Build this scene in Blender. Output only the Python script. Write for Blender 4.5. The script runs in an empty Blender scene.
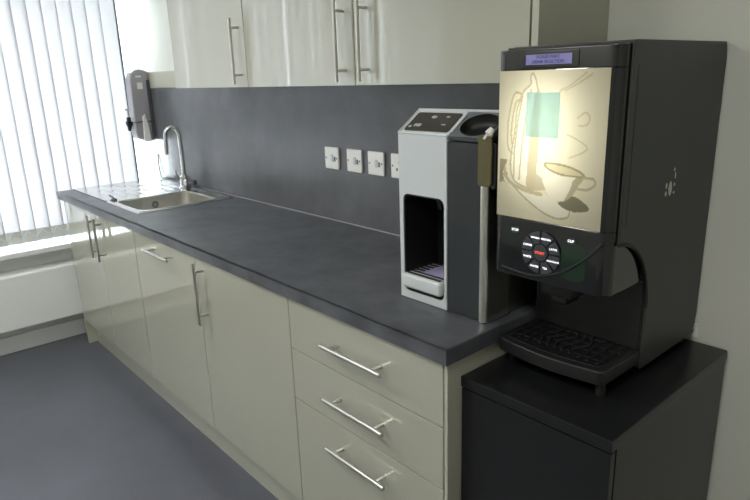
import bpy, bmesh, math, random
from mathutils import Vector, Matrix
random.seed(4)
S = bpy.context.scene
COL = S.collection
PI = math.pi

# ------------------------------------------------------------------ camera, sky, exposure
CAM = (0.8154, -1.5131, 1.4819); YAW, PITCH, ROLL, FPX = 2.4266, -0.2774, -0.0334, 612.3
def make_camera():
    f = Vector((math.cos(PITCH)*math.cos(YAW), math.cos(PITCH)*math.sin(YAW), math.sin(PITCH)))
    r0 = Vector((math.sin(YAW), -math.cos(YAW), 0)); u0 = r0.cross(f)
    c, s = math.cos(ROLL), math.sin(ROLL)
    r = c*r0 + s*u0; u = -s*r0 + c*u0
    cd = bpy.data.cameras.new('camera'); cd.sensor_width = 36; cd.lens = FPX/750*36; cd.clip_start = 0.02
    o = bpy.data.objects.new('camera', cd); COL.objects.link(o)
    o.matrix_world = Matrix(((r.x, u.x, -f.x, CAM[0]), (r.y, u.y, -f.y, CAM[1]), (r.z, u.z, -f.z, CAM[2]), (0, 0, 0, 1)))
    S.camera = o
make_camera()
SKY = 13.0
CEILING_LAMP = 20.0
PICTURE_LAMP = 0.29
w = bpy.data.worlds.new('overcast_sky'); S.world = w; w.use_nodes = True
w.node_tree.nodes['Background'].inputs[0].default_value = (0.88, 0.95, 1.0, 1)
w.node_tree.nodes['Background'].inputs[1].default_value = SKY
S.view_settings.view_transform = 'Standard'; S.view_settings.look = 'None'
S.view_settings.gamma = 1; S.view_settings.use_curve_mapping = False
S.view_settings.exposure = 0.1

# ------------------------------------------------------------------ materials
def lin(c):
    return tuple(((x/255+0.055)/1.055)**2.4 if x/255 > 0.04045 else x/255/12.92 for x in c)
def mat(name, col, rough=0.5, metal=0.0, spec=0.5, coat=0.0, noise=0.0, nscale=8.0, bump=0.0, bscale=200.0, col2=None, emit=None, estr=0.0, stretch=None):
    m = bpy.data.materials.new(name); m.use_nodes = True
    nt = m.node_tree; b = nt.nodes['Principled BSDF']
    b.inputs['Base Color'].default_value = (*col, 1); b.inputs['Roughness'].default_value = rough
    b.inputs['Metallic'].default_value = metal; b.inputs['Specular IOR Level'].default_value = spec
    b.inputs['Coat Weight'].default_value = coat; b.inputs['Coat Roughness'].default_value = 0.04
    tc = nt.nodes.new('ShaderNodeTexCoord'); src = tc.outputs['Object']
    if stretch:
        mp = nt.nodes.new('ShaderNodeMapping'); mp.inputs['Scale'].default_value = stretch
        nt.links.new(src, mp.inputs['Vector']); src = mp.outputs['Vector']
    if noise or col2:
        n = nt.nodes.new('ShaderNodeTexNoise'); n.inputs['Scale'].default_value = nscale; n.inputs['Detail'].default_value = 8
        n.inputs['Roughness'].default_value = 0.62
        nt.links.new(src, n.inputs['Vector'])
        rp = nt.nodes.new('ShaderNodeValToRGB')
        c2 = col2 or tuple(min(1, c*(1+noise)) for c in col); c1 = col if col2 else tuple(c*(1-noise) for c in col)
        rp.color_ramp.elements[0].position = 0.3; rp.color_ramp.elements[1].position = 0.7
        rp.color_ramp.elements[0].color = (*c1, 1); rp.color_ramp.elements[1].color = (*c2, 1)
        nt.links.new(n.outputs['Fac'], rp.inputs['Fac']); nt.links.new(rp.outputs['Color'], b.inputs['Base Color'])
    if bump:
        n2 = nt.nodes.new('ShaderNodeTexNoise'); n2.inputs['Scale'].default_value = bscale; n2.inputs['Detail'].default_value = 3
        nt.links.new(src, n2.inputs['Vector'])
        bp = nt.nodes.new('ShaderNodeBump'); bp.inputs['Strength'].default_value = bump; bp.inputs['Distance'].default_value = 0.001
        nt.links.new(n2.outputs['Fac'], bp.inputs['Height']); nt.links.new(bp.outputs['Normal'], b.inputs['Normal'])
    if emit:
        b.inputs['Emission Color'].default_value = (*emit, 1); b.inputs['Emission Strength'].default_value = estr
    return m
M = {}
M['wall'] = mat('sage_wall_paint', lin((220, 221, 211)), 0.75, noise=0.015, nscale=3, bump=0.1, bscale=120)
M['white_wall'] = mat('white_wall_paint', lin((238, 240, 237)), 0.7, noise=0.015, nscale=3, bump=0.1, bscale=120)
M['ceiling'] = mat('ceiling_paint', (0.8, 0.8, 0.78), 0.85, noise=0.02)
M['floor'] = mat('dark_vinyl', lin((90, 93, 101)), 0.36, noise=0.14, nscale=2.5, bump=0.12, bscale=90, spec=0.45)
M['white_gloss'] = mat('white_gloss_paint', lin((242, 244, 243)), 0.25, noise=0.01, nscale=4)
M['hem'] = mat('blind_hem_fabric', lin((196, 196, 192)), 0.7, noise=0.02, nscale=60)
M['edge_grey'] = mat('dark_grey_line', lin((70, 72, 82)), 0.5, noise=0.05, nscale=60)
M['frame_grey'] = mat('window_frame_grey', lin((150, 152, 152)), 0.4, noise=0.03)
M['cream'] = mat('cream_gloss_laminate', lin((179, 180, 164)), 0.05, coat=0.9, noise=0.012, nscale=3)
M['cream_edge'] = mat('cream_matt_panel', lin((184, 184, 168)), 0.4, noise=0.02, nscale=5)
M['slate'] = mat('slate_worktop', lin((67, 70, 75)), 0.36, col2=lin((101, 104, 110)), nscale=9, bump=0.06, bscale=300, spec=0.5)
M['splash'] = mat('slate_splashback', lin((80, 82, 85)), 0.25, col2=lin((98, 100, 103)), nscale=4, spec=0.5)
M['steel'] = mat('brushed_steel', (0.62, 0.61, 0.57), 0.3, metal=1.0, noise=0.05, nscale=30)
M['sink_steel'] = mat('polished_sink_steel', (0.6, 0.6, 0.58), 0.2, metal=1.0, noise=0.04, nscale=18)
M['bowl_steel'] = mat('satin_bowl_steel', (0.6, 0.59, 0.54), 0.3, metal=1.0, noise=0.05, nscale=18)
M['chrome'] = mat('tap_chrome', (0.7, 0.71, 0.72), 0.16, metal=1.0, noise=0.02)
M['boiler'] = mat('grey_boiler_case', lin((166, 164, 171)), 0.35, noise=0.02)
M['boiler_dark'] = mat('dark_grey', lin((84, 85, 92)), 0.35, noise=0.02)
M['black'] = mat('black_plastic', lin((30, 31, 32)), 0.45, noise=0.1, nscale=20, bump=0.05, bscale=500)
M['gloss_black'] = mat('gloss_black_plastic', lin((20, 22, 24)), 0.08, noise=0.05, coat=0.5)
M['case'] = mat('charcoal_case', lin((50, 53, 52)), 0.42, noise=0.06, nscale=12, bump=0.1, bscale=600)
M['cab_black'] = mat('black_cabinet_laminate', lin((27, 28, 30)), 0.3, noise=0.12, nscale=30, bump=0.12, bscale=500, spec=0.4)
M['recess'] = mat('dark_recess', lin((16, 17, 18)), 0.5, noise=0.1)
M['white_plastic'] = mat('white_socket_plastic', lin((236, 236, 232)), 0.3, noise=0.01)
M['silver'] = mat('silver_plastic', lin((206, 212, 214)), 0.32, noise=0.015, metal=0.0, coat=0.2)
M['silver_trim'] = mat('satin_aluminium', (0.66, 0.65, 0.6), 0.3, metal=1.0, noise=0.03, nscale=20)
M['satin_dark'] = mat('satin_grey_metal', (0.42, 0.41, 0.37), 0.33, metal=1.0, noise=0.04, nscale=20)
M['grey_panel'] = mat('gloss_grey_panel', lin((56, 60, 62)), 0.12, noise=0.03, spec=0.35)
M['mid_grey'] = mat('mid_grey_plastic', lin((98, 104, 108)), 0.35, noise=0.03)
M['brown_panel'] = mat('dark_brown_panel', lin((60, 58, 52)), 0.2, noise=0.08, nscale=30)
M['olive'] = mat('olive_card', lin((92, 86, 50)), 0.55, noise=0.12, nscale=25)
M['lilac'] = mat('lilac_reflection', lin((176, 166, 206)), 0.35, noise=0.05)
M['pale_icon'] = mat('pale_print', lin((176, 178, 176)), 0.4, noise=0.01)
M['lcd'] = mat('violet_lcd', lin((110, 108, 150)), 0.3, emit=lin((112, 110, 160)), estr=0.45, noise=0.02)
M['lcd_text'] = mat('dark_lcd_print', lin((52, 48, 110)), 0.4, noise=0.02)
M['glow'] = mat('lit_white_legend', (0.8, 0.8, 0.8), 0.4, emit=(0.95, 0.95, 1.0), estr=1.3, noise=0.01)
M['glow_red'] = mat('lit_red_legend', (0.8, 0.1, 0.05), 0.4, emit=(1.0, 0.08, 0.04), estr=1.2, noise=0.01)
M['button'] = mat('graphite_button', lin((66, 68, 74)), 0.3, noise=0.05)
M['green_sheen'] = mat('dark_green_reflection', lin((20, 46, 30)), 0.1, noise=0.06, coat=0.4)
M['residue'] = mat('pale_glue_residue', lin((205, 202, 192)), 0.7, noise=0.15, nscale=200)
M['lamp'] = mat('lamp_diffuser', (0.9, 0.9, 0.9), 0.6, emit=(1.0, 0.98, 0.94), estr=CEILING_LAMP, noise=0.01)

def translucent(name, col, mixf=0.5, attr=None, noise=0.0):
    m = bpy.data.materials.new(name); m.use_nodes = True; nt = m.node_tree
    nt.nodes.remove(nt.nodes['Principled BSDF']); out = nt.nodes['Material Output']
    d = nt.nodes.new('ShaderNodeBsdfDiffuse'); t = nt.nodes.new('ShaderNodeBsdfTranslucent'); mx = nt.nodes.new('ShaderNodeMixShader')
    mx.inputs[0].default_value = mixf
    if attr:
        a = nt.nodes.new('ShaderNodeAttribute'); a.attribute_name = attr
        nt.links.new(a.outputs['Color'], d.inputs[0]); nt.links.new(a.outputs['Color'], t.inputs[0])
    else:
        tc = nt.nodes.new('ShaderNodeTexCoord'); n = nt.nodes.new('ShaderNodeTexNoise'); n.inputs['Scale'].default_value = 30
        rp = nt.nodes.new('ShaderNodeValToRGB')
        rp.color_ramp.elements[0].color = (*[c*(1-noise) for c in col], 1); rp.color_ramp.elements[1].color = (*col, 1)
        nt.links.new(tc.outputs['Object'], n.inputs['Vector']); nt.links.new(n.outputs['Fac'], rp.inputs['Fac'])
        nt.links.new(rp.outputs['Color'], d.inputs[0]); nt.links.new(rp.outputs['Color'], t.inputs[0])
    nt.links.new(d.outputs[0], mx.inputs[1]); nt.links.new(t.outputs[0], mx.inputs[2]); nt.links.new(mx.outputs[0], out.inputs[0])
    return m
M['slat'] = translucent('blind_fabric', (0.83, 0.82, 0.835), 0.4, noise=0.03)
M['picture'] = translucent('backlit_print', (1, 1, 1), 0.7, attr='print')
M['note'] = translucent('mint_paper', (.8, .96, .98), 0.75, noise=0.06)
def glass_mat():
    m = bpy.data.materials.new('window_glass'); m.use_nodes = True; nt = m.node_tree
    nt.nodes.remove(nt.nodes['Principled BSDF']); out = nt.nodes['Material Output']
    t = nt.nodes.new('ShaderNodeBsdfTransparent'); t.inputs[0].default_value = (0.95, 0.97, 0.97, 1)
    g = nt.nodes.new('ShaderNodeBsdfGlossy'); g.inputs['Roughness'].default_value = 0.02
    fr = nt.nodes.new('ShaderNodeFresnel'); fr.inputs[0].default_value = 1.45
    mx = nt.nodes.new('ShaderNodeMixShader'); nt.links.new(fr.outputs[0], mx.inputs[0])
    nt.links.new(t.outputs[0], mx.inputs[1]); nt.links.new(g.outputs[0], mx.inputs[2]); nt.links.new(mx.outputs[0], out.inputs[0])
    return m
M['glass'] = glass_mat()

# ------------------------------------------------------------------ mesh helpers (all in world coordinates; obj() moves them under their parent)
def box(bm, x0, x1, y0, y1, z0, z1, bev=0.0, seg=2):
    vs = [bm.verts.new((x, y, z)) for x in (x0, x1) for y in (y0, y1) for z in (z0, z1)]
    q = [(0, 1, 3, 2), (4, 6, 7, 5), (0, 4, 5, 1), (2, 3, 7, 6), (0, 2, 6, 4), (1, 5, 7, 3)]
    fs = [bm.faces.new([vs[i] for i in a]) for a in q]
    if bev:
        es = list({e for f in fs for e in f.edges})
        bmesh.ops.bevel(bm, geom=es, offset=bev, segments=seg, profile=0.5, affect='EDGES')
def prism(bm, pts, axis, a, b, bev=0.0, seg=2, only=None):
    """pts: 2D polygon; axis 'x': (y,z), 'y': (x,z), 'z': (x,y); extruded from a to b."""
    def P(p, t):
        return {'x': (t, p[0], p[1]), 'y': (p[0], t, p[1]), 'z': (p[0], p[1], t)}[axis]
    A = [bm.verts.new(P(p, a)) for p in pts]; B = [bm.verts.new(P(p, b)) for p in pts]
    n = len(pts); fs = [bm.faces.new(A), bm.faces.new(list(reversed(B)))]
    for i in range(n):
        fs.append(bm.faces.new((A[i], B[i], B[(i+1) % n], A[(i+1) % n])))
    bmesh.ops.recalc_face_normals(bm, faces=fs)
    if bev:
        es = [e for f in fs[:2] for e in f.edges]
        bmesh.ops.bevel(bm, geom=list(set(es)), offset=bev, segments=seg, profile=0.5, affect='EDGES')
def tube(bm, pts, r, n=12, cap=True):
    pts = [Vector(p) for p in pts]; rings = []
    up = None
    for i, p in enumerate(pts):
        t = (pts[min(i+1, len(pts)-1)] - pts[max(i-1, 0)]).normalized()
        if up is None:
            up = Vector((0, 0, 1)) if abs(t.z) < 0.9 else Vector((1, 0, 0))
        a = t.cross(up)
        if a.length < 1e-6: a = t.cross(Vector((0, 1, 0)))
        a.normalize(); b = a.cross(t).normalized(); up = b
        rr = r[i] if isinstance(r, (list, tuple)) else r
        rings.append([bm.verts.new(p + a*rr*math.cos(2*PI*k/n) + b*rr*math.sin(2*PI*k/n)) for k in range(n)])
    for i in range(len(rings)-1):
        for k in range(n):
            bm.faces.new((rings[i][k], rings[i][(k+1) % n], rings[i+1][(k+1) % n], rings[i+1][k]))
    if cap:
        bm.faces.new(list(reversed(rings[0]))); bm.faces.new(rings[-1])
def rrect(x0, x1, y0, y1, r, n=6):
    out = []
    for cx, cy, a0 in ((x1-r, y1-r, 0), (x0+r, y1-r, 90), (x0+r, y0+r, 180), (x1-r, y0+r, 270)):
        for k in range(n+1):
            a = math.radians(a0 + 90*k/n); out.append((cx + r*math.cos(a), cy + r*math.sin(a)))
    return out
def ring_faces(bm, A, B):
    n = len(A)
    for i in range(n):
        bm.faces.new((A[i], A[(i+1) % n], B[(i+1) % n], B[i]))
def outer_for(inner, x0, x1, y0, y1):
    """point of the rectangle's edge seen from the centre of the hole through each hole point (corners kept)"""
    cx = sum(p[0] for p in inner)/len(inner); cy = sum(p[1] for p in inner)/len(inner)
    out = []
    for p in inner:
        dx, dy = p[0]-cx, p[1]-cy; t = 1e9
        if dx > 1e-9: t = min(t, (x1-cx)/dx)
        if dx < -1e-9: t = min(t, (x0-cx)/dx)
        if dy > 1e-9: t = min(t, (y1-cy)/dy)
        if dy < -1e-9: t = min(t, (y0-cy)/dy)
        out.append([cx+dx*t, cy+dy*t])
    for c in ((x0, y0), (x0, y1), (x1, y0), (x1, y1)):
        k = min(range(len(out)), key=lambda i: (out[i][0]-c[0])**2 + (out[i][1]-c[1])**2)
        out[k] = list(c)
    return out
def obj(name, bm, m, parent=None, smooth=35):
    bmesh.ops.recalc_face_normals(bm, faces=bm.faces[:])
    me = bpy.data.meshes.new(name); bm.to_mesh(me); bm.free()
    me.materials.append(M[m] if isinstance(m, str) else m)
    if smooth:
        me.shade_smooth(); me.set_sharp_from_angle(angle=math.radians(smooth))
    o = bpy.data.objects.new(name, me); COL.objects.link(o)
    if smooth:
        wn = o.modifiers.new('weighted_normals', 'WEIGHTED_NORMAL'); wn.keep_sharp = True; wn.weight = 100
    base = Vector((0, 0, 0)); q = parent
    while q is not None:
        base += q.location; q = q.parent
    if parent is None:
        xs = [v.co.x for v in me.vertices]; ys = [v.co.y for v in me.vertices]; zs = [v.co.z for v in me.vertices]
        base = Vector(((min(xs)+max(xs))/2, (min(ys)+max(ys))/2, min(zs)))
        o.location = base
    else:
        o.parent = parent
    me.transform(Matrix.Translation(-base))
    return o
def BM(): return bmesh.new()
def thing(name, label, cat, loc, group=None):
    o = bpy.data.objects.new(name, None); COL.objects.link(o); o.location = loc; o.empty_display_size = 0.05
    o['label'] = label; o['category'] = cat
    if group: o['group'] = group
    return o
def tag(o, label, cat, group=None):
    o['label'] = label; o['category'] = cat
    if group: o['group'] = group
    return o
def struct(name, bm, m, label=None, smooth=35):
    o = obj(name, bm, m, None, smooth); o['kind'] = 'structure'
    if label: o['label'] = label
    return o
def bx(*a, **k):
    bm = BM(); box(bm, *a, **k); return bm
def text_mesh(body, size, m, name, parent, origin, xdir, ydir, depth=0.0006):
    cu = bpy.data.curves.new(name, 'FONT'); cu.body = body; cu.size = size; cu.align_x = 'CENTER'; cu.align_y = 'CENTER'; cu.extrude = depth
    t = bpy.data.objects.new(name, cu); COL.objects.link(t)
    dg = bpy.context.evaluated_depsgraph_get(); dg.update()
    me = bpy.data.meshes.new_from_object(t.evaluated_get(dg)); bpy.data.objects.remove(t); bpy.data.curves.remove(cu)
    X = Vector(xdir).normalized(); Y = Vector(ydir).normalized(); Z = X.cross(Y)
    O = Vector(origin)
    me.transform(Matrix(((X.x, Y.x, Z.x, O.x), (X.y, Y.y, Z.y, O.y), (X.z, Y.z, Z.z, O.z), (0, 0, 0, 1))))
    bm = BM(); bm.from_mesh(me); bpy.data.meshes.remove(me)
    return obj(name, bm, m, parent, 0)

# ------------------------------------------------------------------ the room
X0, X1, Y0, H = -3.07, 2.3, -3.7, 2.6          # left wall plane, right wall, wall behind the camera, ceiling
XW = -3.34                                       # outer plane of the window reveal
WY0, WY1, WZ0, WZ1 = -3.35, 0.0, 0.57, 2.38      # window opening: it runs right up to the back wall
struct('floor', bx(XW, X1+.1, Y0-.1, 0.1, -0.1, 0), 'floor', 'dark blue-grey vinyl floor')
struct('ceiling', bx(XW-.05, X1+.1, Y0-.1, 0.1, H, H+.1), 'ceiling')
struct('wall_back', bx(XW-.05, X1+.1, 0, 0.1, 0, H), 'wall', 'pale sage wall behind the worktop')
struct('wall_right', bx(X1, X1+.1, Y0, 0, 0, H), 'wall')
struct('wall_front', bx(XW, X1+.1, Y0-.1, Y0, 0, H), 'wall')
bm = BM()
box(bm, XW, X0, Y0, 0, 0, WZ0); box(bm, XW, X0, Y0, 0, WZ1, H); box(bm, XW, X0, Y0, WY0, WZ0, WZ1)
struct('wall_left', bm, 'white_wall', 'white wall under and around the window')
# window: frame, mullions and panes at the outer plane of the reveal
bm = BM()
for y0, y1 in ((WY0, WY0+.06), (-2.26, -2.2), (-1.14, -1.08)):
    box(bm, XW, XW+.07, y0, y1, WZ0, WZ1, .004)
box(bm, XW, XW+.07, WY0, 0, WZ0, WZ0+.075, .004); box(bm, XW, XW+.07, WY0, 0, WZ1-.06, WZ1, .004)
win = struct('window_1', bm, 'frame_grey', 'wide window behind the vertical blind')
for y0, y1 in ((WY0+.06, -2.26), (-2.2, -1.14), (-1.08, -.001)):
    obj('pane', bx(XW+.03, XW+.036, y0, y1, WZ0+.075, WZ1-.06), 'glass', win, 0)
# window board, boxed-in pipe run and baseboard along the left wall
struct('trim_1', bx(XW+.07, -2.952, Y0, -0.002, 0.57, 0.603, bev=.008, seg=3), 'white_gloss', 'white gloss window board under the blind')
bm = BM(); prism(bm, [(X0, .17), (-2.95, .17), (-2.95, .47), (-2.96, .482), (X0, .482)], 'y', Y0, -.002)
struct('trim_2', bm, 'white_gloss', 'long white pipe boxing along the wall under the window')
struct('baseboard_left', bx(X0, X0+.018, Y0, -.002, 0, .1, bev=.004), 'white_gloss', 'white baseboard under the pipe boxing')

# ceiling lights (the lamps of the room)
for i, (x, y) in enumerate(((-1.75, -1.75), (0.55, -2.1), (-1.5, -3.0))):
    t = thing('ceiling_light', ['square ceiling light panel nearest the window', 'square ceiling light panel nearest the coffee machine',
              'square ceiling light panel furthest from the worktop'][i], 'ceiling light', (x, y, H-.03))
    bm = BM()
    for a in (-1, 1):
        box(bm, x-.32, x+.32, y+a*.305-.015, y+a*.305+.015, H-.03, H, .002); box(bm, x+a*.305-.015, x+a*.305+.015, y-.29, y+.29, H-.03, H, .002)
    obj('frame', bm, 'white_gloss', t)
    obj('diffuser', bx(x-.29, x+.29, y-.29, y+.29, H-.02, H-.012), 'lamp', t, 0)

# ------------------------------------------------------------------ vertical blind
XB = -3.035
blind = thing('vertical_blind', 'white vertical fabric blind hanging across the window', 'blind', (XB, -1.7, 0.7))
obj('head_rail', bx(XB-.02, XB+.02, -3.45, -.12, 2.4, 2.44, bev=.004), 'white_gloss', blind)
SW, PITCHY, ANG = 0.0895, 0.0765, math.radians(13)
def slat_mesh():
    bm = BM(); n = 8; rows = (0.632, 0.705, 2.4); grid = []
    for z in rows:
        row = []
        for k in range(n+1):
            s = (k/n-.5)*SW; bow = 0.002*(1-(2*k/n-1)**2)
            row.append(bm.verts.new((math.sin(ANG)*s + math.cos(ANG)*bow, math.cos(ANG)*s - math.sin(ANG)*bow, z)))
        grid.append(row)
    for a, b in zip(grid, grid[1:]):
        for k in range(n):
            bm.faces.new((a[k], a[k+1], b[k+1], b[k]))
    return bm
y = -.123 - math.cos(ANG)*SW/2; ys = []
while y > -3.4:
    ys.append(y); y -= PITCHY
def hem_mesh():
    bm = BM(); n = 6; grid = []
    for z in (0.634, 0.703):
        row = []
        for side in (1, -1):
            for k in range(n+1):
                q = (k/n-.5)*side; s_ = q*SW*.97; bow = 0.002*(1-(2*q)**2) + .0011*side
                row.append(bm.verts.new((XB + math.sin(ANG)*s_ + math.cos(ANG)*bow, math.cos(ANG)*s_ - math.sin(ANG)*bow, z)))
        grid.append(row)
    ring_faces(bm, grid[0], grid[1]); bm.faces.new(grid[0]); bm.faces.new(grid[1])
    return bm
first = None
for i, y in enumerate(ys):
    if first is None:
        bm = slat_mesh(); bmesh.ops.translate(bm, verts=bm.verts[:], vec=(XB, 0, 0))
        first = obj('slat', bm, 'slat', blind, 60)
        first.modifiers.new('thickness', 'SOLIDIFY').thickness = 0.0006
        hem1 = obj('hem_weight', hem_mesh(), 'hem', blind, 60); hem1.parent = first; hem1.location = (0, 0, 0)
        first.location.y = y; s = first
        bm = BM()
        tube(bm, [(XB+.012, -PITCHY*k/8, .70 - .034*math.sin(PI*k/8)) for k in range(9)], .0014, 6)
        ch1 = obj('bottom_chain', bm, 'white_plastic', blind); ch1.location.y = y
    else:
        s = first.copy(); COL.objects.link(s); s.location.y = y + random.uniform(-.003, .003)
        h = hem1.copy(); COL.objects.link(h); h.parent = s
        if i < len(ys)-1:
            c = ch1.copy(); COL.objects.link(c); c.location.y = y
bm = BM(); tube(bm, [(XB+.006, -.114, 2.4), (XB+.006, -.116, .74)], .0065, 8); obj('edge_line', bm, 'edge_grey', blind)  # dark line down the blind's edge beside the back wall

# ------------------------------------------------------------------ base cabinets
FY = -.60      # front of the doors
def bar_handle(parent, p0, p1, out, label=None, r=.006):
    """bar along p0-p1 (on the door surface), standing off in -y on two posts"""
    bm = BM(); p0 = Vector(p0); p1 = Vector(p1); d = (p1-p0)
    o = Vector((0, -out, 0))
    tube(bm, [p0+o, p1+o], r, 14)
    for k in (.14, .86):
        tube(bm, [p0+d*k, p0+d*k+o], r*.8, 10)
    return obj('handle', bm, 'steel', parent)
def door(name, parent, x0, x1, z0, z1, y=FY, th=.02):
    return obj(name, bx(x0+.0015, x1-.0015, y, y+th, z0, z1, bev=.002), 'cream', parent)
def carcass(parent, x0, x1, z0, z1, y0, y1):
    """open-fronted cabinet body of panels"""
    bm = BM(); t = .016
    box(bm, x0, x0+t, y0, y1, z0, z1); box(bm, x1-t, x1, y0, y1, z0, z1)
    box(bm, x0+t, x1-t, y0, y1, z0, z0+t); box(bm, x0+t, x1-t, y1-t, y1, z0+t, z1)
    box(bm, x0+t, x1-t, y0, y0+.08, z1-t, z1)
    return obj('carcass', bm, 'cream_edge', parent, 0)
ZB, ZT = .15, .866
GRP = 'cream base cabinets under the worktop'
t = thing('base_cabinet', 'cream two-door base cabinet under the sink', 'cabinet', (-2.35, -.3, 0), GRP)
carcass(t, -2.862, -1.852, .15, .868, FY+.022, -.012)
d = door('door', t, -2.864, -2.335, ZB, ZT); bar_handle(d, (-2.372, FY, .857), (-2.372, FY, .64), .035)
d = door('door', t, -2.335, -1.852, ZB, ZT); bar_handle(d, (-2.277, FY, .857), (-2.277, FY, .64), .035)
t = thing('base_cabinet', 'cream base unit with one horizontal bar handle beside the sink cabinet', 'cabinet', (-1.55, -.3, 0), GRP)
carcass(t, -1.848, -1.245, .15, .868, FY+.022, -.012)
d = door('door', t, -1.85, -1.243, ZB, ZT); bar_handle(d, (-1.665, FY, .82), (-1.42, FY, .82), .035)
t = thing('base_cabinet', 'cream single-door base cabinet with vertical handle beside the drawers', 'cabinet', (-.94, -.3, 0), GRP)
carcass(t, -1.241, -.64, .15, .868, FY+.022, -.012)
d = door('door', t, -1.243, -.636, ZB, ZT); bar_handle(d, (-1.187, FY, .857), (-1.187, FY, .622), .035)
t = thing('drawer_unit', 'cream three-drawer base unit at the near end of the worktop', 'drawer unit', (-.32, -.3, 0), GRP)
carcass(t, -.634, -.02, .15, .868, FY+.022, -.012)
for z0, z1, zh in ((.7045, ZT, .785), (.5385, .7015, .622), (ZB, .5355, .466)):
    d = door('drawer', t, -.636, -.019, z0, z1); bar_handle(d, (-.437, FY, zh), (-.194, FY, zh), .035)
tag(obj('end_panel', bx(-2.886, -2.866, FY, -.005, 0, .868, bev=.001), 'cream'), 'cream end panel at the window end of the base cabinets', 'panel')
tag(obj('end_panel', bx(-.0185, -.0085, FY+.002, -.005, 0, .868, bev=.001), 'cream_edge'), 'cream end panel between drawers and black cabinet', 'panel')
tag(obj('plinth', bx(-2.864, -.019, -.55, -.535, 0, .148), 'cream'), 'long cream plinth under the base cabinets', 'plinth')

# worktop with a cut-out for the sink
bm = BM(); zt, zb = .91, .87
hole = [(-2.9, -.505), (-1.975, -.505), (-1.975, -.06), (-2.9, -.06)]; outr = [(-2.95, -.612), (0, -.612), (0, -.002), (-2.95, -.002)]
V = {}
for z in (zt, zb):
    V[z] = ([bm.verts.new((*p, z)) for p in outr], [bm.verts.new((*p, z)) for p in hole])
    ring_faces(bm, *V[z])
ring_faces(bm, V[zt][0], V[zb][0]); ring_faces(bm, V[zt][1], V[zb][1])
es = [e for e in bm.edges if all(v in V[zt][0] for v in e.verts)]
bmesh.ops.bevel(bm, geom=es, offset=.004, segments=3, profile=.5, affect='EDGES')
tag(obj('worktop', bm, 'slate'), 'long dark slate-grey laminate worktop over the cream cabinets', 'worktop')
tag(obj('splashback', bx(-2.945, -.0, -.0115, -.0005, .9115, 1.452, bev=.001), 'splash'), 'dark slate-grey splashback panel behind the worktop', 'splashback')
tag(obj('sealant_bead', bx(-2.94, -.002, -.0155, -.0118, .9105, .9145, bev=.001), 'boiler'), 'pale sealant bead along the joint of worktop and splashback', 'sealant')
tag(obj('capping_strip', bx(-2.945, -1.91, -.016, -.0005, 1.4535, 1.545, bev=.002), 'cream_edge'), 'cream capping strip on top of the splashback beside the wall cabinet', 'trim strip')

# ------------------------------------------------------------------ wall cabinets
WYF = -.30
GRP = 'cream wall cabinets over the splashback'
for x0, x1, hx, lab in ((-1.905, -1.272, -1.31, 'cream wall cabinet nearest the window with blind reflections'),
                        (-1.272, -.645, -.69, 'cream wall cabinet in the middle of the wall row'),
                        (-.645, -.033, -.585, 'cream wall cabinet directly above the water dispenser')):
    t = thing('wall_cabinet', lab, 'cabinet', ((x0+x1)/2, -.15, 1.455), GRP)
    bm = BM(); box(bm, x0+.001, x1-.001, WYF+.022, -.018, 1.457, 2.2)
    obj('carcass', bm, 'cream_edge', t, 0)
    d = obj('door', bx(x0+.0018, x1-.0018, WYF, WYF+.02, 1.455, 2.2, bev=.002), 'cream', t)
    bar_handle(d, (hx, WYF, 1.70), (hx, WYF, 1.467), .035, r=.0055)
tag(obj('end_panel', bx(-.03, -.012, WYF+.001, -.0005, 1.4545, 2.2, bev=.001), 'cream_edge'), 'cream end panel of the wall cabinets beside the coffee machine', 'panel')

# ------------------------------------------------------------------ sink and tap
sink = thing('sink', 'stainless steel inset sink with drainer in the worktop by the window', 'sink', (-2.45, -.28, .91))
SX0, SX1, SY0, SY1 = -2.93, -1.955, -.53, -.035
BX0, BX1, BY0, BY1 = -2.335, -1.995, -.49, -.115
bm = BM()
inner = rrect(BX0, BX1, BY0, BY1, .045, 6)
lip = rrect(BX0-.008, BX1+.008, BY0-.008, BY1+.008, .052, 6)
DX = -2.39   # the drainer starts here
ou = outer_for(lip, DX, SX1, SY0, SY1)
R0 = [bm.verts.new((*p, .911)) for p in ou]; 
ou2 = [(min(max(p[0], DX), SX1-.01), min(max(p[1], SY0+.01), SY1-.01)) for p in ou]
R1 = [bm.verts.new((*p, .916)) for p in ou2]
R2 = [bm.verts.new((*p, .9135)) for p in lip]
ring_faces(bm, R0, R1); ring_faces(bm, R1, R2)
obj('rim', bm, 'sink_steel', sink, 50)
bm = BM()
R2 = [bm.verts.new((*p, .9135)) for p in lip]
R3 = [bm.verts.new((*p, .909)) for p in inner]
R4 = [bm.verts.new((*p, .78)) for p in rrect(BX0+.012, BX1-.012, BY0+.012, BY1-.012, .05, 6)]
R5 = [bm.verts.new((*p, .762)) for p in rrect(BX0+.03, BX1-.03, BY0+.03, BY1-.03, .05, 6)]
ring_faces(bm, R2, R3); ring_faces(bm, R3, R4); ring_faces(bm, R4, R5); bm.faces.new(R5)
obj('bowl', bm, 'bowl_steel', sink, 50)
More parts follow.
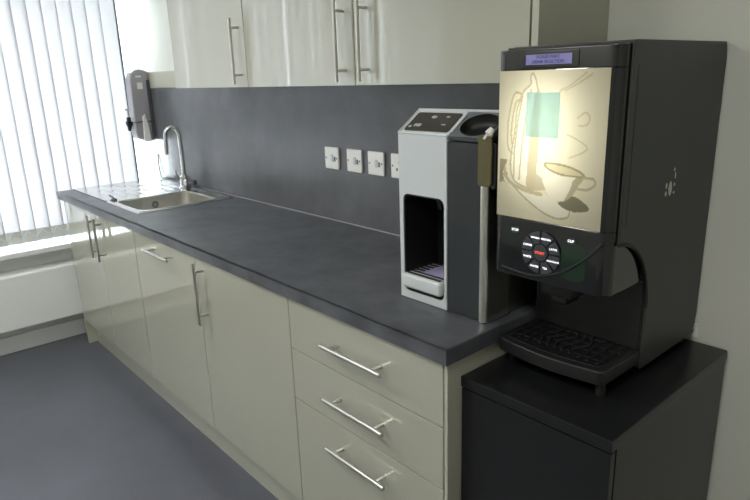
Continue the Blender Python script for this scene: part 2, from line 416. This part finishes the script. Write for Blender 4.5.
# drainer: pressed sheet with ridges running to the bowl
bm = BM(); n = 96; prev = None
def dz(y):
    u = (y-SY0)/(SY1-SY0)
    if u < .1 or u > .86: return .916
    k = (u-.1)/.76*7 % 1
    return .9135 + (.0035 if k < .28 else 0)
for i in range(n+1):
    y = SY0 + (SY1-SY0)*i/n; z = dz(y)
    row = [bm.verts.new((x, y, zz)) for x, zz in ((SX0, .911), (SX0+.012, .916), (SX0+.05, .916), (SX0+.075, z), (DX-.04, z), (DX, .916))]
    if prev:
        for k in range(5): bm.faces.new((prev[k], prev[k+1], row[k+1], row[k]))
    prev = row
box(bm, SX0, DX, SY0-.002, SY0+.002, .9105, .9145)
obj('drainer', bm, 'sink_steel', sink, 30)
bm = BM()
for k in range(5):
    rr = .026-.005*k
    tube(bm, [(-2.175 + rr*math.cos(a), -.3 + rr*math.sin(a), .764+.0005*k) for a in [2*PI*j/24 for j in range(25)]], .002, 6)
obj('waste_strainer', bm, 'chrome', sink)
bm = BM()
for rr in (.016, .009):
    tube(bm, [(BX0+.006, -.3 + rr*math.cos(a), .868 + rr*math.sin(a)) for a in [2*PI*j/24 for j in range(25)]], .0022, 6)
obj('overflow_ring', bm, 'boiler_dark', sink)
bm = BM(); tube(bm, [(-2.37, -.492, .9155), (-2.37, -.492, .923)], [.015, .013], 16); tube(bm, [(-2.37, -.492, .925), (-2.44, -.488, .931)], [.005, .004], 8)
obj('waste_control', bm, 'boiler_dark', sink)

tap = thing('mixer_tap', 'chrome swan-neck mixer tap standing behind the sink bowl', 'tap', (-2.43, -.07, .916))
tx, ty = -2.435, -.075
bm = BM(); tube(bm, [(tx, ty, .9165), (tx, ty, .922), (tx, ty, .926), (tx, ty, .975), (tx, ty, .985)], [.032, .032, .027, .027, .016], 20)
box(bm, tx-.018, tx+.05, ty-.018, ty+.018, .93, .966, .008)
obj('tap_body', bm, 'chrome', tap)
bm = BM(); pts = [(tx, ty, .97), (tx, ty, 1.09), (tx, ty-.002, 1.2)]
for k in range(1, 15):
    a = PI*k/15*1.0
    pts.append((tx-.012*(1-math.cos(a)), ty-.002-.034*(1-math.cos(a)), 1.205+.042*math.sin(a)))
pts += [(tx-.026, ty-.072, 1.16), (tx-.027, ty-.074, 1.105)]
tube(bm, pts, .012, 14); obj('spout', bm, 'chrome', tap)
bm = BM(); tube(bm, [(tx-.02, ty-.022, .955), (tx-.024, ty-.034, .99), (tx-.026, ty-.036, 1.012)], [.009, .007, .005], 10); obj('lever', bm, 'chrome', tap)
bm = BM(); tube(bm, [(tx+.045, ty+.012, .948), (tx+.06, ty+.02, .948), (tx+.078, ty+.024, .948)], [.013, .016, .013], 14); obj('knob', bm, 'boiler_dark', tap)
bm = BM(); tube(bm, [(-2.92, -.014, 1.06), (-2.915, -.02, 1.0), (-2.9, -.022, .95), (-2.875, -.028, .922), (-2.83, -.04, .919), (-2.79, -.05, .919)], .0032, 8)
tag(obj('cable', bm, 'black'), 'thin dark cable running down the splashback behind the tap', 'cable')

# ------------------------------------------------------------------ wall-mounted water boiler
boil = thing('water_boiler', 'grey wall-mounted water boiler over the draining board', 'water boiler', (-2.94, -.08, 1.14))
bx0, bx1 = -2.99, -2.905
prof = [(-.0165, 1.15), (-.06, 1.142), (-.125, 1.165), (-.135, 1.2), (-.13, 1.5), (-.12, 1.535), (-.10, 1.556), (-.07, 1.565), (-.04, 1.558), (-.0165, 1.545)]
bm = BM(); prism(bm, prof, 'x', bx0, bx1, bev=.01, seg=4)
obj('case', bm, 'boiler', boil)
obj('side_strip', bx(bx1-.002, bx1+.004, -.038, -.0165, 1.16, 1.5, bev=.002), 'boiler_dark', boil)  # dark strip along the rear edge of the boiler's side
obj('spec_label', bx(bx1, bx1+.001, -.092, -.06, 1.45, 1.487), 'white_plastic', boil)
obj('badge', bx(bx1, bx1+.001, -.096, -.064, 1.516, 1.526), 'white_plastic', boil)
bm = BM(); prism(bm, [(-.094, 1.145), (-.05, 1.145), (-.06, 1.25), (-.074, 1.305), (-.088, 1.29)], 'x', bx1, bx1+.016, bev=.004)
obj('white_wedge', bm, 'white_plastic', boil)  # white tapered wedge low on the boiler's side
bm = BM(); tube(bm, [(-2.95, -.132, 1.25), (-2.95, -.152, 1.255), (-2.95, -.168, 1.255)], [.012, .016, .014], 14)
tube(bm, [(-2.95, -.152, 1.29), (-2.95, -.152, 1.24), (-2.95, -.155, 1.21)], [.012, .014, .008], 14); obj('tap', bm, 'black', boil)
bm = BM(); tube(bm, [(-2.95, -.152, 1.285), (-2.95, -.152, 1.335)], .004, 8); tube(bm, [(-2.95, -.167, 1.335), (-2.95, -.136, 1.335)], .005, 8); obj('tap_lever', bm, 'chrome', boil)
bm = BM(); tube(bm, [(-2.897, -.145, 1.262), (-2.897, -.02, 1.262)], .004, 8); tube(bm, [(-2.897, -.143, 1.262), (-2.95, -.143, 1.258)], .004, 8); obj('pipe', bm, 'chrome', boil)

# ------------------------------------------------------------------ wall sockets
GRP = 'white switch plates on the splashback'
def socket(xc, kind, label):
    t = thing('switch_plate', label, 'switch', (xc, -.012, 1.17), GRP)
    bm = BM(); box(bm, xc-.044, xc+.044, -.021, -.012, 1.126, 1.213, .003)
    obj('faceplate', bm, 'white_plastic', t)
    for s in (-1, 1):
        bm = BM(); tube(bm, [(xc+s*.034, -.0205, 1.17), (xc+s*.034, -.0225, 1.17)], .0035, 10); obj('screw', bm, 'mid_grey', t)
    if kind == 'spur':
        obj('rocker', bx(xc-.002, xc+.012, -.0245, -.02, 1.156, 1.184, bev=.002), 'silver', t)
        obj('fuse_carrier', bx(xc+.016, xc+.026, -.0225, -.02, 1.158, 1.176, bev=.001), 'mid_grey', t)
    else:
        for dx, dz_ in ((0, 1.182), (-.012, 1.158), (.012, 1.158)):
            obj('pin_hole', bx(xc+dx-.0035, xc+dx+.0035, -.0215, -.0205, dz_-.005, dz_+.005), 'recess', t, 0)
        obj('rocker', bx(xc+.018, xc+.028, -.0245, -.02, 1.175, 1.195, bev=.002), 'silver', t)
for xc, kind, lab in ((-1.15, 'spur', 'white switch plate furthest left of the four on the splashback'),
                      (-1.009, 'spur', 'second white switch plate from the left on the splashback'),
                      (-.884, 'spur', 'third white switch plate from the left on the splashback'),
                      (-.757, 'socket', 'white socket plate partly hidden behind the water dispenser')):
    socket(xc, kind, lab)

# ------------------------------------------------------------------ water dispenser
wd = thing('water_dispenser', 'silver and dark grey countertop water dispenser beside the coffee machine', 'water dispenser', (-.17, -.25, .91))
DX0, DXM, DX1 = -.312, -.15, -.028
FYD, BYD = -.445, -.07
Z0 = .912
# rear body under the sloping top
bm = BM(); prism(bm, [(-.30, Z0), (BYD, Z0), (BYD, 1.36), (-.30, 1.384)], 'x', DX0+.002, DXM, bev=.004)
obj('body', bm, 'mid_grey', wd)
bm = BM(); prism(bm, [(-.425, Z0), (BYD, Z0), (BYD, 1.36), (-.16, 1.366), (-.20, 1.29), (-.425, 1.29)], 'x', DXM+.0005, DX1-.002, bev=.004)
obj('side_body', bm, 'satin_dark', wd)
# silver front shell with the dispensing niche
bm = BM()
NX0, NX1, NZ0, NZ1 = -.299, -.158, .932, 1.192
hole = rrect(NX0, NX1, NZ0, NZ1, .018, 5)
ou = outer_for(hole, DX0, DXM, Z0, 1.343)
A = [bm.verts.new((p[0], FYD, p[1])) for p in ou]; B = [bm.verts.new((p[0], FYD, p[1])) for p in hole]
A2 = [bm.verts.new((p[0], -.30, p[1] + (.0 if p[1] < 1.3 else .0))) for p in ou]; B2 = [bm.verts.new((p[0], FYD+.012, p[1])) for p in hole]
ring_faces(bm, A, B); ring_faces(bm, A, A2); ring_faces(bm, B, B2)
prism(bm, [(FYD+.001, 1.3425), (-.30, 1.3425), (-.30, 1.39), (-.37, 1.392)], 'x', DX0, DX0+.008)
es = [e for e in bm.edges if all(abs(v.co.y-FYD) < 1e-5 for v in e.verts) and len(e.link_faces) == 2 and any(abs(f.normal.y) < .5 for f in e.link_faces)]
obj('front_shell', bm, 'silver', wd, 40)
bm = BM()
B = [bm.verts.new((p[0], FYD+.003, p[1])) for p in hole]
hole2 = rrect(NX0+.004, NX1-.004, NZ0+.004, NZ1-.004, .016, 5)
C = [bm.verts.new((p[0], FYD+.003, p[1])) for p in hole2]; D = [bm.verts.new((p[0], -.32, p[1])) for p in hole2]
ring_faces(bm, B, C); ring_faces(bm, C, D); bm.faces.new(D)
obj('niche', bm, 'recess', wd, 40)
bm = BM(); tube(bm, [(-.225, -.38, 1.188), (-.225, -.38, 1.15)], [.016, .011], 16); obj('nozzle', bm, 'black', wd)
bm = BM(); prism(bm, rrect(-.232, -.212, .99, 1.188, .004, 3), 'y', -.326, -.321); obj('niche_rib', bm, 'black', wd)
# drip tray of the niche
tr = obj('drip_tray', bx(-.297, -.161, -.458, -.325, .944, .982, bev=.008, seg=3), 'silver', wd)
bm = BM()
for k in range(7):
    yk = -.447+.017*k; box(bm, -.288, -.171, yk, yk+.008, .981, .9845, .001)
obj('grate', bm, 'black', tr)
bm = BM(); box(bm, -.25, -.17, -.425, -.345, .9845, .9865, .001); obj('tray_sheen', bm, 'lilac', tr)  # lilac light on the grate, put in as a coloured plate
# dark front panel and aluminium corner
obj('front_panel', bx(DXM+.001, -.046, FYD+.001, -.42, Z0, 1.33, bev=.003), 'grey_panel', wd)
bm = BM(); prism(bm, [(-.046, -.424), (-.046, -.447), (-.038, -.449), (-.031, -.445), (-.027, -.437), (-.026, -.36), (-.032, -.36)], 'z', Z0, 1.325)
obj('corner_trim', bm, 'silver_trim', wd, 50)
# sloping top: frame, control panel with symbols, cup-shaped recess
P0 = Vector((0, FYD, 1.3435)); P1 = Vector((0, -.37, 1.395)); SD = (P1-P0); SL = SD.length; SD.normalize(); SN = Vector((0, -SD.z, SD.y))
def on_slope(x, s, h=0.0):
    v = P0 + SD*s + SN*h; return Vector((x, v.y, v.z))
def slope_prism(bm, pts, h0, h1):
    A = [bm.verts.new(on_slope(x, s, h0)) for x, s in pts]; B = [bm.verts.new(on_slope(x, s, h1)) for x, s in pts]
    bm.faces.new(A); bm.faces.new(B); ring_faces(bm, A, B)
bm = BM(); slope_prism(bm, [(DX0, 0), (DXM+.004, 0), (DXM+.004, SL), (DX0, SL)], -.006, 0)
prism(bm, [(-.372, 1.3955), (-.37, 1.39), (-.29, 1.383), (BYD, 1.36), (BYD, 1.366)], 'x', DX0, DX1)
tube(bm, [on_slope(DX0+.002, .001), on_slope(DX0+.002, SL), on_slope(DX1, SL)], .0035, 8)
tube(bm, [on_slope(DX0+.002, .001), on_slope(DXM+.002, .001, -.001)], .0035, 8)
obj('top_rim', bm, 'silver', wd)
bm = BM(); slope_prism(bm, rrect(DX0+.012, DXM-.004, .010, SL-.012, .006, 3), 0, .0015); cp = obj('control_panel', bm, 'brown_panel', wd)
for x, s, rx, rs in ((-.288, .024, .005, .004), (-.262, .03, .008, .006), (-.234, .062, .009, .005), (-.19, .064, .006, .003), (-.185, .035, .008, .002), (-.274, .03, .004, .006)):
    bm = BM(); slope_prism(bm, [(x+rx*math.cos(a), s+rs*math.sin(a)) for a in [2*PI*k/14 for k in range(14)]], .0015, .0022); obj('symbol', bm, 'pale_icon', cp, 0)
bm = BM(); slope_prism(bm, [(DXM+.001, .012), (DXM+.009, .012), (DXM+.009, SL-.014), (DXM+.001, SL-.014)], -.001, .002); obj('divider', bm, 'silver', wd)
# recess in the right part
bm = BM(); cxr, csr = -.083, .044
el = [(cxr+.052*math.cos(a), csr+.039*math.sin(a)) for a in [2*PI*k/28 for k in range(28)]]
ou = outer_for(el, DXM+.004, DX1, 0, SL)
A = [bm.verts.new(on_slope(x, s, -.001)) for x, s in ou]; B = [bm.verts.new(on_slope(x, s, -.001)) for x, s in el]; A3 = [bm.verts.new(on_slope(x, s, -.014)) for x, s in ou]
ring_faces(bm, A, B); ring_faces(bm, A, A3)
obj('top_panel', bm, 'mid_grey', wd, 40)
bm = BM(); B = [bm.verts.new(on_slope(x, s, -.001)) for x, s in el]
C = [bm.verts.new(on_slope(cxr+(x-cxr)*.9, csr+(s-csr)*.9, -.018)) for x, s in el]; D = [bm.verts.new(on_slope(cxr+(x-cxr)*.6, csr+(s-csr)*.6, -.03)) for x, s in el]
ring_faces(bm, B, C); ring_faces(bm, C, D); bm.faces.new(D)
obj('cup_recess', bm, 'recess', wd, 60)

# olive tag hanging off the corner of the dispenser
tg = thing('hanging_tag', 'olive tag on a white clip at the corner of the water dispenser', 'tag', (-.035, -.46, 1.2))
bm = BM(); prism(bm, rrect(-.044, -.008, 1.24, 1.35, .008, 4), 'y', -.462, -.456, bev=.002); obj('card', bm, 'olive', tg)
bm = BM(); prism(bm, rrect(-.014, -.002, 1.235, 1.335, .005, 4), 'y', -.453, -.449, bev=.001); obj('back_card', bm, 'black', tg)
bm = BM(); tube(bm, [(-.02, -.452, 1.347), (-.018, -.456, 1.357), (-.014, -.45, 1.365)], [.006, .009, .006], 12); tube(bm, [(-.026, -.464, 1.343), (-.02, -.456, 1.355)], .0035, 8); obj('clip', bm, 'white_plastic', tg)

# ------------------------------------------------------------------ black cabinet under the coffee machine
bc = thing('black_cabinet', 'black low cabinet under the coffee machine', 'cabinet', (.18, -.28, 0))
CX0, CX1, CY = -.0075, .356, -.556
bm = BM(); box(bm, CX0+.002, CX0+.018, CY+.024, -.012, 0, .798); box(bm, CX1-.018, CX1-.002, CY+.024, -.012, 0, .798)
box(bm, CX0+.018, CX1-.018, -.03, -.012, 0, .795); box(bm, CX0+.018, CX1-.018, CY+.024, -.03, .06, .078)
obj('carcass', bm, 'cab_black', bc, 0)
obj('top', bx(CX0, CX1, CY, -.01, .799, .825, bev=.003), 'cab_black', bc)
obj('door', bx(CX0+.002, CX1-.002, CY+.002, CY+.02, .065, .795, bev=.002), 'cab_black', bc)
obj('plinth', bx(CX0+.02, CX1-.02, CY+.05, CY+.065, 0, .058), 'cab_black', bc)

# ------------------------------------------------------------------ coffee machine
cm = thing('coffee_machine', 'black bean-to-cup coffee machine with backlit picture front', 'coffee machine', (.13, -.2, .825))
MX0, MX1, MY, MZ0, MZ1 = .004, .272, -.45, .845, 1.527
SB = -.285                                   # front of the lower body
bm = BM(); box(bm, MX0+.004, MX1-.004, SB, -.012, MZ0, MZ1-.004, .004)
obj('body', bm, 'case', cm)
arc = [(SB, .985)]
for k in range(0, 13):
    a = math.radians(90*k/12); arc.append((-.425+.14*math.cos(a), .99+.165*math.sin(a)))
side = [(-.008, MZ0), (SB, MZ0)] + arc + [(-.425, MZ1), (-.012, MZ1-.002), (-.004, MZ1-.03), (-.004, .9), (-.008, .87)]
for x0, x1 in ((MX1-.004, MX1+.002), (MX0-.002, MX0+.004)):
    bm = BM(); prism(bm, side, 'x', x0, x1, bev=.0018); sp = obj('side_panel', bm, 'case', cm)
    if x0 > .1:
        bm = BM(); tube(bm, [(MX1+.001, p[0]-.002, p[1]) for p in arc[1:]], .0042, 8); obj('edge_seal', bm, 'recess', sp)
        obj('panel_seam', bx(MX1+.0015, MX1+.0025, -.407, -.4045, 1.19, 1.485), 'recess', sp, 0)
        bm = BM()
        for (yy, zz, ry, rz) in ((-.226, 1.237, .008, .0155), (-.2445, 1.245, .0042, .006), (-.2445, 1.228, .0042, .006), (-.213, 1.275, .003, .004), (-.207, 1.262, .0022, .007), (-.2075, 1.243, .003, .004), (-.2075, 1.226, .004, .003)):
            pts = [(yy+ry*math.cos(a)*random.uniform(.85, 1.1), zz+rz*math.sin(a)*random.uniform(.85, 1.1)) for a in [2*PI*k/12 for k in range(12)]]
            prism(bm, pts, 'x', MX1+.0012, MX1+.0024)
        obj('glue_residue', bm, 'residue', sp, 0)
obj('top_lid', bx(MX0, MX1, -.41, -.006, MZ1-.004, MZ1+.002, bev=.002), 'case', cm)
# door: frame round the picture, rounded at the sides
PX0, PX1, PZ0, PZ1 = .001, .246, 1.181, 1.482
def door_plan(x0, x1, r=.026, yb=-.312):
    p = [(x0, yb)]
    for k in range(7):
        a = math.radians(180+90*k/6); p.append((x0+r+r*math.cos(a), MY+r+r*math.sin(a)))
    for k in range(7):
        a = math.radians(270+90*k/6); p.append((x1-r+r*math.cos(a), MY+r+r*math.sin(a)))
    p.append((x1, yb)); return p
DXL, DXR = -.010, MX1-.0045
bm = BM(); prism(bm, door_plan(DXL, DXR), 'z', PZ1, MZ1-.0045, bev=.003)
stl = [p for p in door_plan(DXL, DXR) if p[0] < PX0]; stl = [(DXL, -.312)] + [p for p in door_plan(DXL, DXR)[1:8] if p[0] < PX0] + [(PX0, MY+.001), (PX0, -.312)]
prism(bm, stl, 'z', PZ0, PZ1)
pl = door_plan(DXL, DXR)
stl = [(PX1, -.30), (PX1, MY)] + [p for p in pl[8:15] if p[0] > PX1] + [(DXR, -.30)]
prism(bm, stl, 'z', PZ0, PZ1)
door_o = obj('door', bm, 'gloss_black', cm, 40)
bm = BM(); prism(bm, door_plan(DXL, DXR), 'z', 1.05, PZ0, bev=.004)
con = obj('console', bm, 'gloss_black', cm, 40)
# the printed, backlit picture (light-grey pot, cup and saucer) as colours of the print
def pip(p, poly):
    x, y = p; c = False; n = len(poly); b = poly.box
    if not (b[0] < x < b[1] and b[2] < y < b[3]): return False
    for i in range(n):
        x1_, y1_ = poly[i]; x2_, y2_ = poly[i-1]
        if (y1_ > y) != (y2_ > y) and x < (x2_-x1_)*(y-y1_)/(y2_-y1_)+x1_: c = not c
    return c
def seg_d(p, poly):
    d = 9; b = getattr(poly, 'box', (-9, 9, -9, 9))
    if not (b[0] < p[0] < b[1] and b[2] < p[1] < b[3]): return 9
    for a, b in zip(poly, poly[1:]):
        ax, ay = a; vx, vy = b[0]-ax, b[1]-ay; L = vx*vx+vy*vy or 1e-9
        k = max(0, min(1, ((p[0]-ax)*vx+(p[1]-ay)*vy)/L)); d = min(d, math.hypot(p[0]-ax-k*vx, p[1]-ay-k*vy))
    return d
def px(q):   # picture pixel -> print coordinates
    u = (q[0]-496.8)/107.; top = 72.; bot = 214+18*u
    return (u, (q[1]-top)/(bot-top))
def smooth_line(q, closed):
    n = len(q); out = []
    for i in range(n if closed else n-1):
        g = (lambda k: q[k % n]) if closed else (lambda k: q[max(0, min(n-1, k))])
        p0, p1, p2, p3 = g(i-1), g(i), g(i+1), g(i+2)
        for k in range(5):
            t = k/5
            out.append(tuple(.5*(2*p1[c] + (p2[c]-p0[c])*t + (2*p0[c]-5*p1[c]+4*p2[c]-p3[c])*t*t + (3*p1[c]-p0[c]-3*p2[c]+p3[c])*t**3) for c in (0, 1)))
    if not closed: out.append(q[-1])
    return out
class Shape(list): pass
def poly(*q, closed=None):
    c = (abs(q[0][0]-q[-1][0]) + abs(q[0][1]-q[-1][1]) < 16) if closed is None else closed
    s_ = Shape(smooth_line([px(a) for a in q], c))
    s_.box = (min(p[0] for p in s_)-.02, max(p[0] for p in s_)+.02, min(p[1] for p in s_)-.02, max(p[1] for p in s_)+.02); return s_
pot = poly((532, 75), (535, 80), (537, 88), (541, 100), (540, 130), (537, 184), (528, 186), (515, 178), (511, 160), (515, 130), (517, 108), (523, 92), (530, 85), (530, 78))
pot_in = poly((531, 90), (527, 110), (523, 145), (521, 178)); pot_in2 = poly((522, 96), (518, 120), (515, 150), (515, 176))
pot_dark = poly((537, 88), (541, 100), (540, 130), (537, 184), (529, 186), (531, 140), (534, 105))
handle = poly((521, 94), (514, 93), (510, 104), (507, 125), (508, 145), (513, 152))
handle2 = poly((521, 100), (516, 101), (513, 112), (511, 130), (512, 142))
steam = [poly((577, 118), (584, 113), (588, 119), (585, 125), (578, 126), closed=False), poly((568, 134), (579, 140), (587, 147), (583, 152), (571, 157)), poly((559, 92), (570, 86), (582, 76)), poly((564, 92), (578, 84), (588, 77))]
cup = poly((547, 164), (552, 162), (583, 173), (586, 177), (581, 185), (576, 195), (566, 201), (556, 199), (549, 188), (545, 176))
rim = poly((547, 163), (553, 162), (568, 165), (580, 170), (586, 175), (582, 176), (566, 174), (553, 169))
cup_dark = poly((586, 177), (581, 185), (576, 195), (568, 201), (573, 190), (577, 178))
cup_handle = poly((585, 177), (594, 178), (596, 184), (589, 189), (580, 188))
shadow = poly((562, 200), (575, 195), (588, 203), (592, 210), (580, 212), (568, 208))
saucer = poly((507, 168), (506, 174), (513, 182), (528, 189), (545, 192), (556, 199), (566, 203), (575, 209), (574, 218), (563, 220), (550, 214), (535, 204), (520, 192), (508, 181), (503, 174), (504, 167))
sau_line = poly((505, 167), (506, 174), (513, 182), (527, 189), (545, 194)); sau_low = poly((503, 172), (520, 190), (536, 204), (550, 214), (563, 219), (573, 217), (574, 209))
shade1 = poly((499, 157), (507, 158), (505, 166), (508, 174), (499, 181)); shade2 = poly((536, 172), (546, 178), (550, 188), (538, 190), (528, 188), (537, 184))
shade3 = poly((500, 180), (508, 181), (520, 192), (535, 204), (529, 196), (514, 186), (503, 178))
def ink(u, v):
    p = (u, v); c = [.88, .83, .64]
    if pip(p, shade1): c = [.42, .38, .26]
    if pip(p, shade3): c = [.5, .45, .3]
    if pip(p, shade2): c = [.62, .56, .4]
    if pip(p, saucer): c = [.97, .94, .78]
    if seg_d(p, sau_line) < .013: c = [.62, .56, .36]
    if seg_d(p, sau_low) < .007: c = [.6, .55, .36]
    if pip(p, shadow): c = [.3, .29, .2]
    if pip(p, pot): c = [.95, .91, .74]
    if pip(p, pot_dark): c = [.62, .55, .38]
    for l in (pot_in, pot_in2, pot, handle, handle2):
        if seg_d(p, l) < .007: c = [.6, .54, .36]
    for l in steam:
        if seg_d(p, l) < .0055: c = [.7, .64, .43]
    if pip(p, cup): c = [.97, .93, .76]
    if pip(p, cup_dark): c = [.55, .5, .34]
    if pip(p, rim): c = [.74, .68, .45]
    if seg_d(p, rim+rim[:1]) < .007: c = [.45, .39, .22]
    if seg_d(p, cup_handle) < .008: c = [.6, .55, .36]
    return c
def picture():
    nx, nz = 150, 184
    bm = BM(); g = []; lay = bm.loops.layers.float_color.new('print')
    for j in range(nz+1):
        g.append([bm.verts.new((PX0+(PX1-PX0)*i/nx, MY+.0015, PZ1-(PZ1-PZ0)*j/nz)) for i in range(nx+1)])
    cache = {}
    def c(i, j):
        if (i, j) not in cache: cache[(i, j)] = ink(i/nx, j/nz)
        return cache[(i, j)]
    for j in range(nz):
        for i in range(nx):
            f = bm.faces.new((g[j][i], g[j+1][i], g[j+1][i+1], g[j][i+1]))
            for lp, (a, b) in zip(f.loops, ((i, j), (i, j+1), (i+1, j+1), (i+1, j))): lp[lay] = (*c(a, b), 1)
    return obj('picture_panel', bm, 'picture', cm, 0)
picture()
bm = BM(); box(bm, PX0, PX1, -.302, -.3, PZ0, PZ1); obj('light_box', bm, 'white_gloss', cm, 0)
ld = bpy.data.lights.new('picture_lamp', 'AREA'); ld.shape = 'RECTANGLE'; ld.size = .07; ld.size_y = .17; ld.energy = PICTURE_LAMP; ld.color = (1, .97, .86)
lo = bpy.data.objects.new('picture_lamp', ld); COL.objects.link(lo); lo.parent = cm
lo.location = Vector((.105, -.36, 1.36)) - cm.location; lo.rotation_euler = (math.radians(-90), 0, 0)
# display
ds = obj('display_bezel', bx(.056, .182, MY-.002, MY+.004, 1.486, 1.517, bev=.0015), 'gloss_black', cm)
obj('display', bx(.067, .168, MY-.0032, MY-.0015, 1.492, 1.511), 'lcd', ds, 0)
text_mesh('PLEASE MAKE', .0085, 'lcd_text', 'display_text', ds, (.117, MY-.0036, 1.506), (1, 0, 0), (0, 0, 1), .0003)
text_mesh('DRINK SELECTION', .0085, 'lcd_text', 'display_text', ds, (.117, MY-.0036, 1.497), (1, 0, 0), (0, 0, 1), .0003)
# selection wheel
WC = (.119, 1.116); WR = .047
bm = BM(); prism(bm, [(WC[0]+WR*math.cos(a), WC[1]+WR*math.sin(a)) for a in [2*PI*k/48 for k in range(48)]], 'y', MY-.002, MY+.002); wh = obj('selector_wheel', bm, 'gloss_black', cm)
words = ['LATTE', 'MOCHA', 'ESPRESSO', 'COFFEE', 'WHITE', 'WATER', 'TEA', 'CHOCOLATE']
for k in range(8):
    a0 = math.radians(45*k+3.5); a1 = math.radians(45*k+41.5); r0, r1 = .0205, .0455
    pts = [(WC[0]+r1*math.cos(a0+(a1-a0)*i/8), WC[1]+r1*math.sin(a0+(a1-a0)*i/8)) for i in range(9)] + [(WC[0]+r0*math.cos(a1+(a0-a1)*i/5), WC[1]+r0*math.sin(a1+(a0-a1)*i/5)) for i in range(6)]
    bm = BM(); prism(bm, pts, 'y', MY-.0045, MY-.0015, bev=.0008); b = obj('button', bm, 'button', wh)
    am = (a0+a1)/2
    text_mesh(words[k], .0062 if len(words[k]) < 7 else .0048, 'glow', 'button_text', b, (WC[0]+.0335*math.cos(am), MY-.0049, WC[1]+.0335*math.sin(am)), (1, 0, 0), (0, 0, 1), .0003)
bm = BM(); prism(bm, [(WC[0]+.0175*math.cos(a), WC[1]+.0175*math.sin(a)) for a in [2*PI*k/32 for k in range(32)]], 'y', MY-.0055, MY-.0015, bev=.001); b = obj('centre_button', bm, 'button', wh)
text_mesh('START', .0078, 'glow_red', 'button_text', b, (WC[0], MY-.0059, WC[1]), (1, 0, 0), (0, 0, 1), .0003)
for xx, zz, wd_ in ((.0535, 1.155, 'STOP'), (.187, 1.153, 'CUP')):
    bm = BM(); prism(bm, [(xx+.010*math.cos(a), zz+.0065*math.sin(a)) for a in [2*PI*k/20 for k in range(20)]], 'y', MY-.002, MY+.002); b = obj('side_button', bm, 'button', cm)
    text_mesh(wd_, .0072, 'glow', 'button_text', b, (xx, MY-.0024, zz), (1, 0, 0), (0, 0, 1), .0003)
# curved seam sweeping under the wheel and green patches painted in for reflections
bm = BM(); pts = []
for k in range(19):
    u = k/18; pts.append((.02+.235*u, MY-.0008, 1.062+.098*(max(0, u-.25)/.75)**2.2 + .02*max(0, .25-u)))
tube(bm, pts, .0025, 8); obj('console_seam', bm, 'recess', cm)
bm = BM(); prism(bm, rrect(.166, .222, 1.07, 1.15, .02, 5), 'y', MY-.0006, MY+.001); obj('green_reflection', bm, 'green_sheen', cm)
bm = BM(); prism(bm, rrect(.03, .06, 1.135, 1.165, .01, 4), 'y', MY-.0006, MY+.001); obj('green_reflection', bm, 'green_sheen', cm)
# cavity with nozzles, drip tray, feet
bm = BM(); box(bm, .085, .165, -.40, -.30, 1.005, 1.0495, .008); box(bm, .105, .145, -.385, -.33, .985, 1.006, .005); obj('nozzle_block', bm, 'recess', cm)
obj('cavity_back', bx(MX0+.006, MX1-.006, SB-.006, SB, .89, 1.049, bev=.002), 'black', cm)
def tray_plan(x0, x1, yb, yf, r, bow):
    p = [(x1, yb), (x0, yb)]
    for k in range(7):
        a = math.radians(180+90*k/6); p.append((x0+r+r*math.cos(a), yf+r+r*math.sin(a)))
    for k in range(1, 10):
        u = k/10; p.append((x0+r+(x1-x0-2*r)*u, yf-bow*math.sin(PI*u)))
    for k in range(7):
        a = math.radians(270+90*k/6); p.append((x1-r+r*math.cos(a), yf+r+r*math.sin(a)))
    return p
bm = BM(); prism(bm, tray_plan(.003, MX1-.002, SB-.001, -.442, .02, .012), 'z', .857, .889, bev=.004)
dt = obj('drip_tray', bm, 'black', cm, 45)
bm = BM(); prism(bm, tray_plan(.015, MX1-.016, SB-.008, -.426, .016, .01), 'z', .8885, .8915, bev=.001); obj('tray_insert', bm, 'recess', dt, 45)
bm = BM()
for k in range(11):
    xx = .026+.0215*k
    if .07 < xx < .19:
        tube(bm, [(xx+.008*math.sin(PI*2*j/10+k*.5), -.412+.0095*j, .8935) for j in range(13)], .0028, 6)
    else:
        box(bm, xx-.003, xx+.003, -.418, -.298, .891, .8945, .001)
for yy in (-.40, -.37, -.34, -.31):
    box(bm, MX0+.008, MX1-.022, yy-.0015, yy+.0015, .891, .8935)
obj('grate', bm, 'black', dt)
for xx, yy in ((.022, -.40), (.252, -.412), (.022, -.04), (.25, -.04)):
    bm = BM(); tube(bm, [(xx, yy, .8255), (xx, yy, .838), (xx, yy, .860)], [.011, .011, .007], 14); obj('foot', bm, 'black', cm)
bm = BM(); tube(bm, [(.262, -.003, .855), (.272, -.004, .85)], .011, 10); box(bm, .262, .284, -.006, -.0005, .832, .866, .002)
tag(obj('cable_plug', bm, 'white_plastic'), 'small white plug on the wall behind the coffee machine', 'plug')

# mint note stuck on the picture
bm = BM(); box(bm, .071, .147, MY-.0022, MY-.0018, 1.353, 1.440)
tag(obj('sticky_note', bm, 'note', None, 0), 'mint green paper note stuck on the lit picture of the coffee machine', 'note')
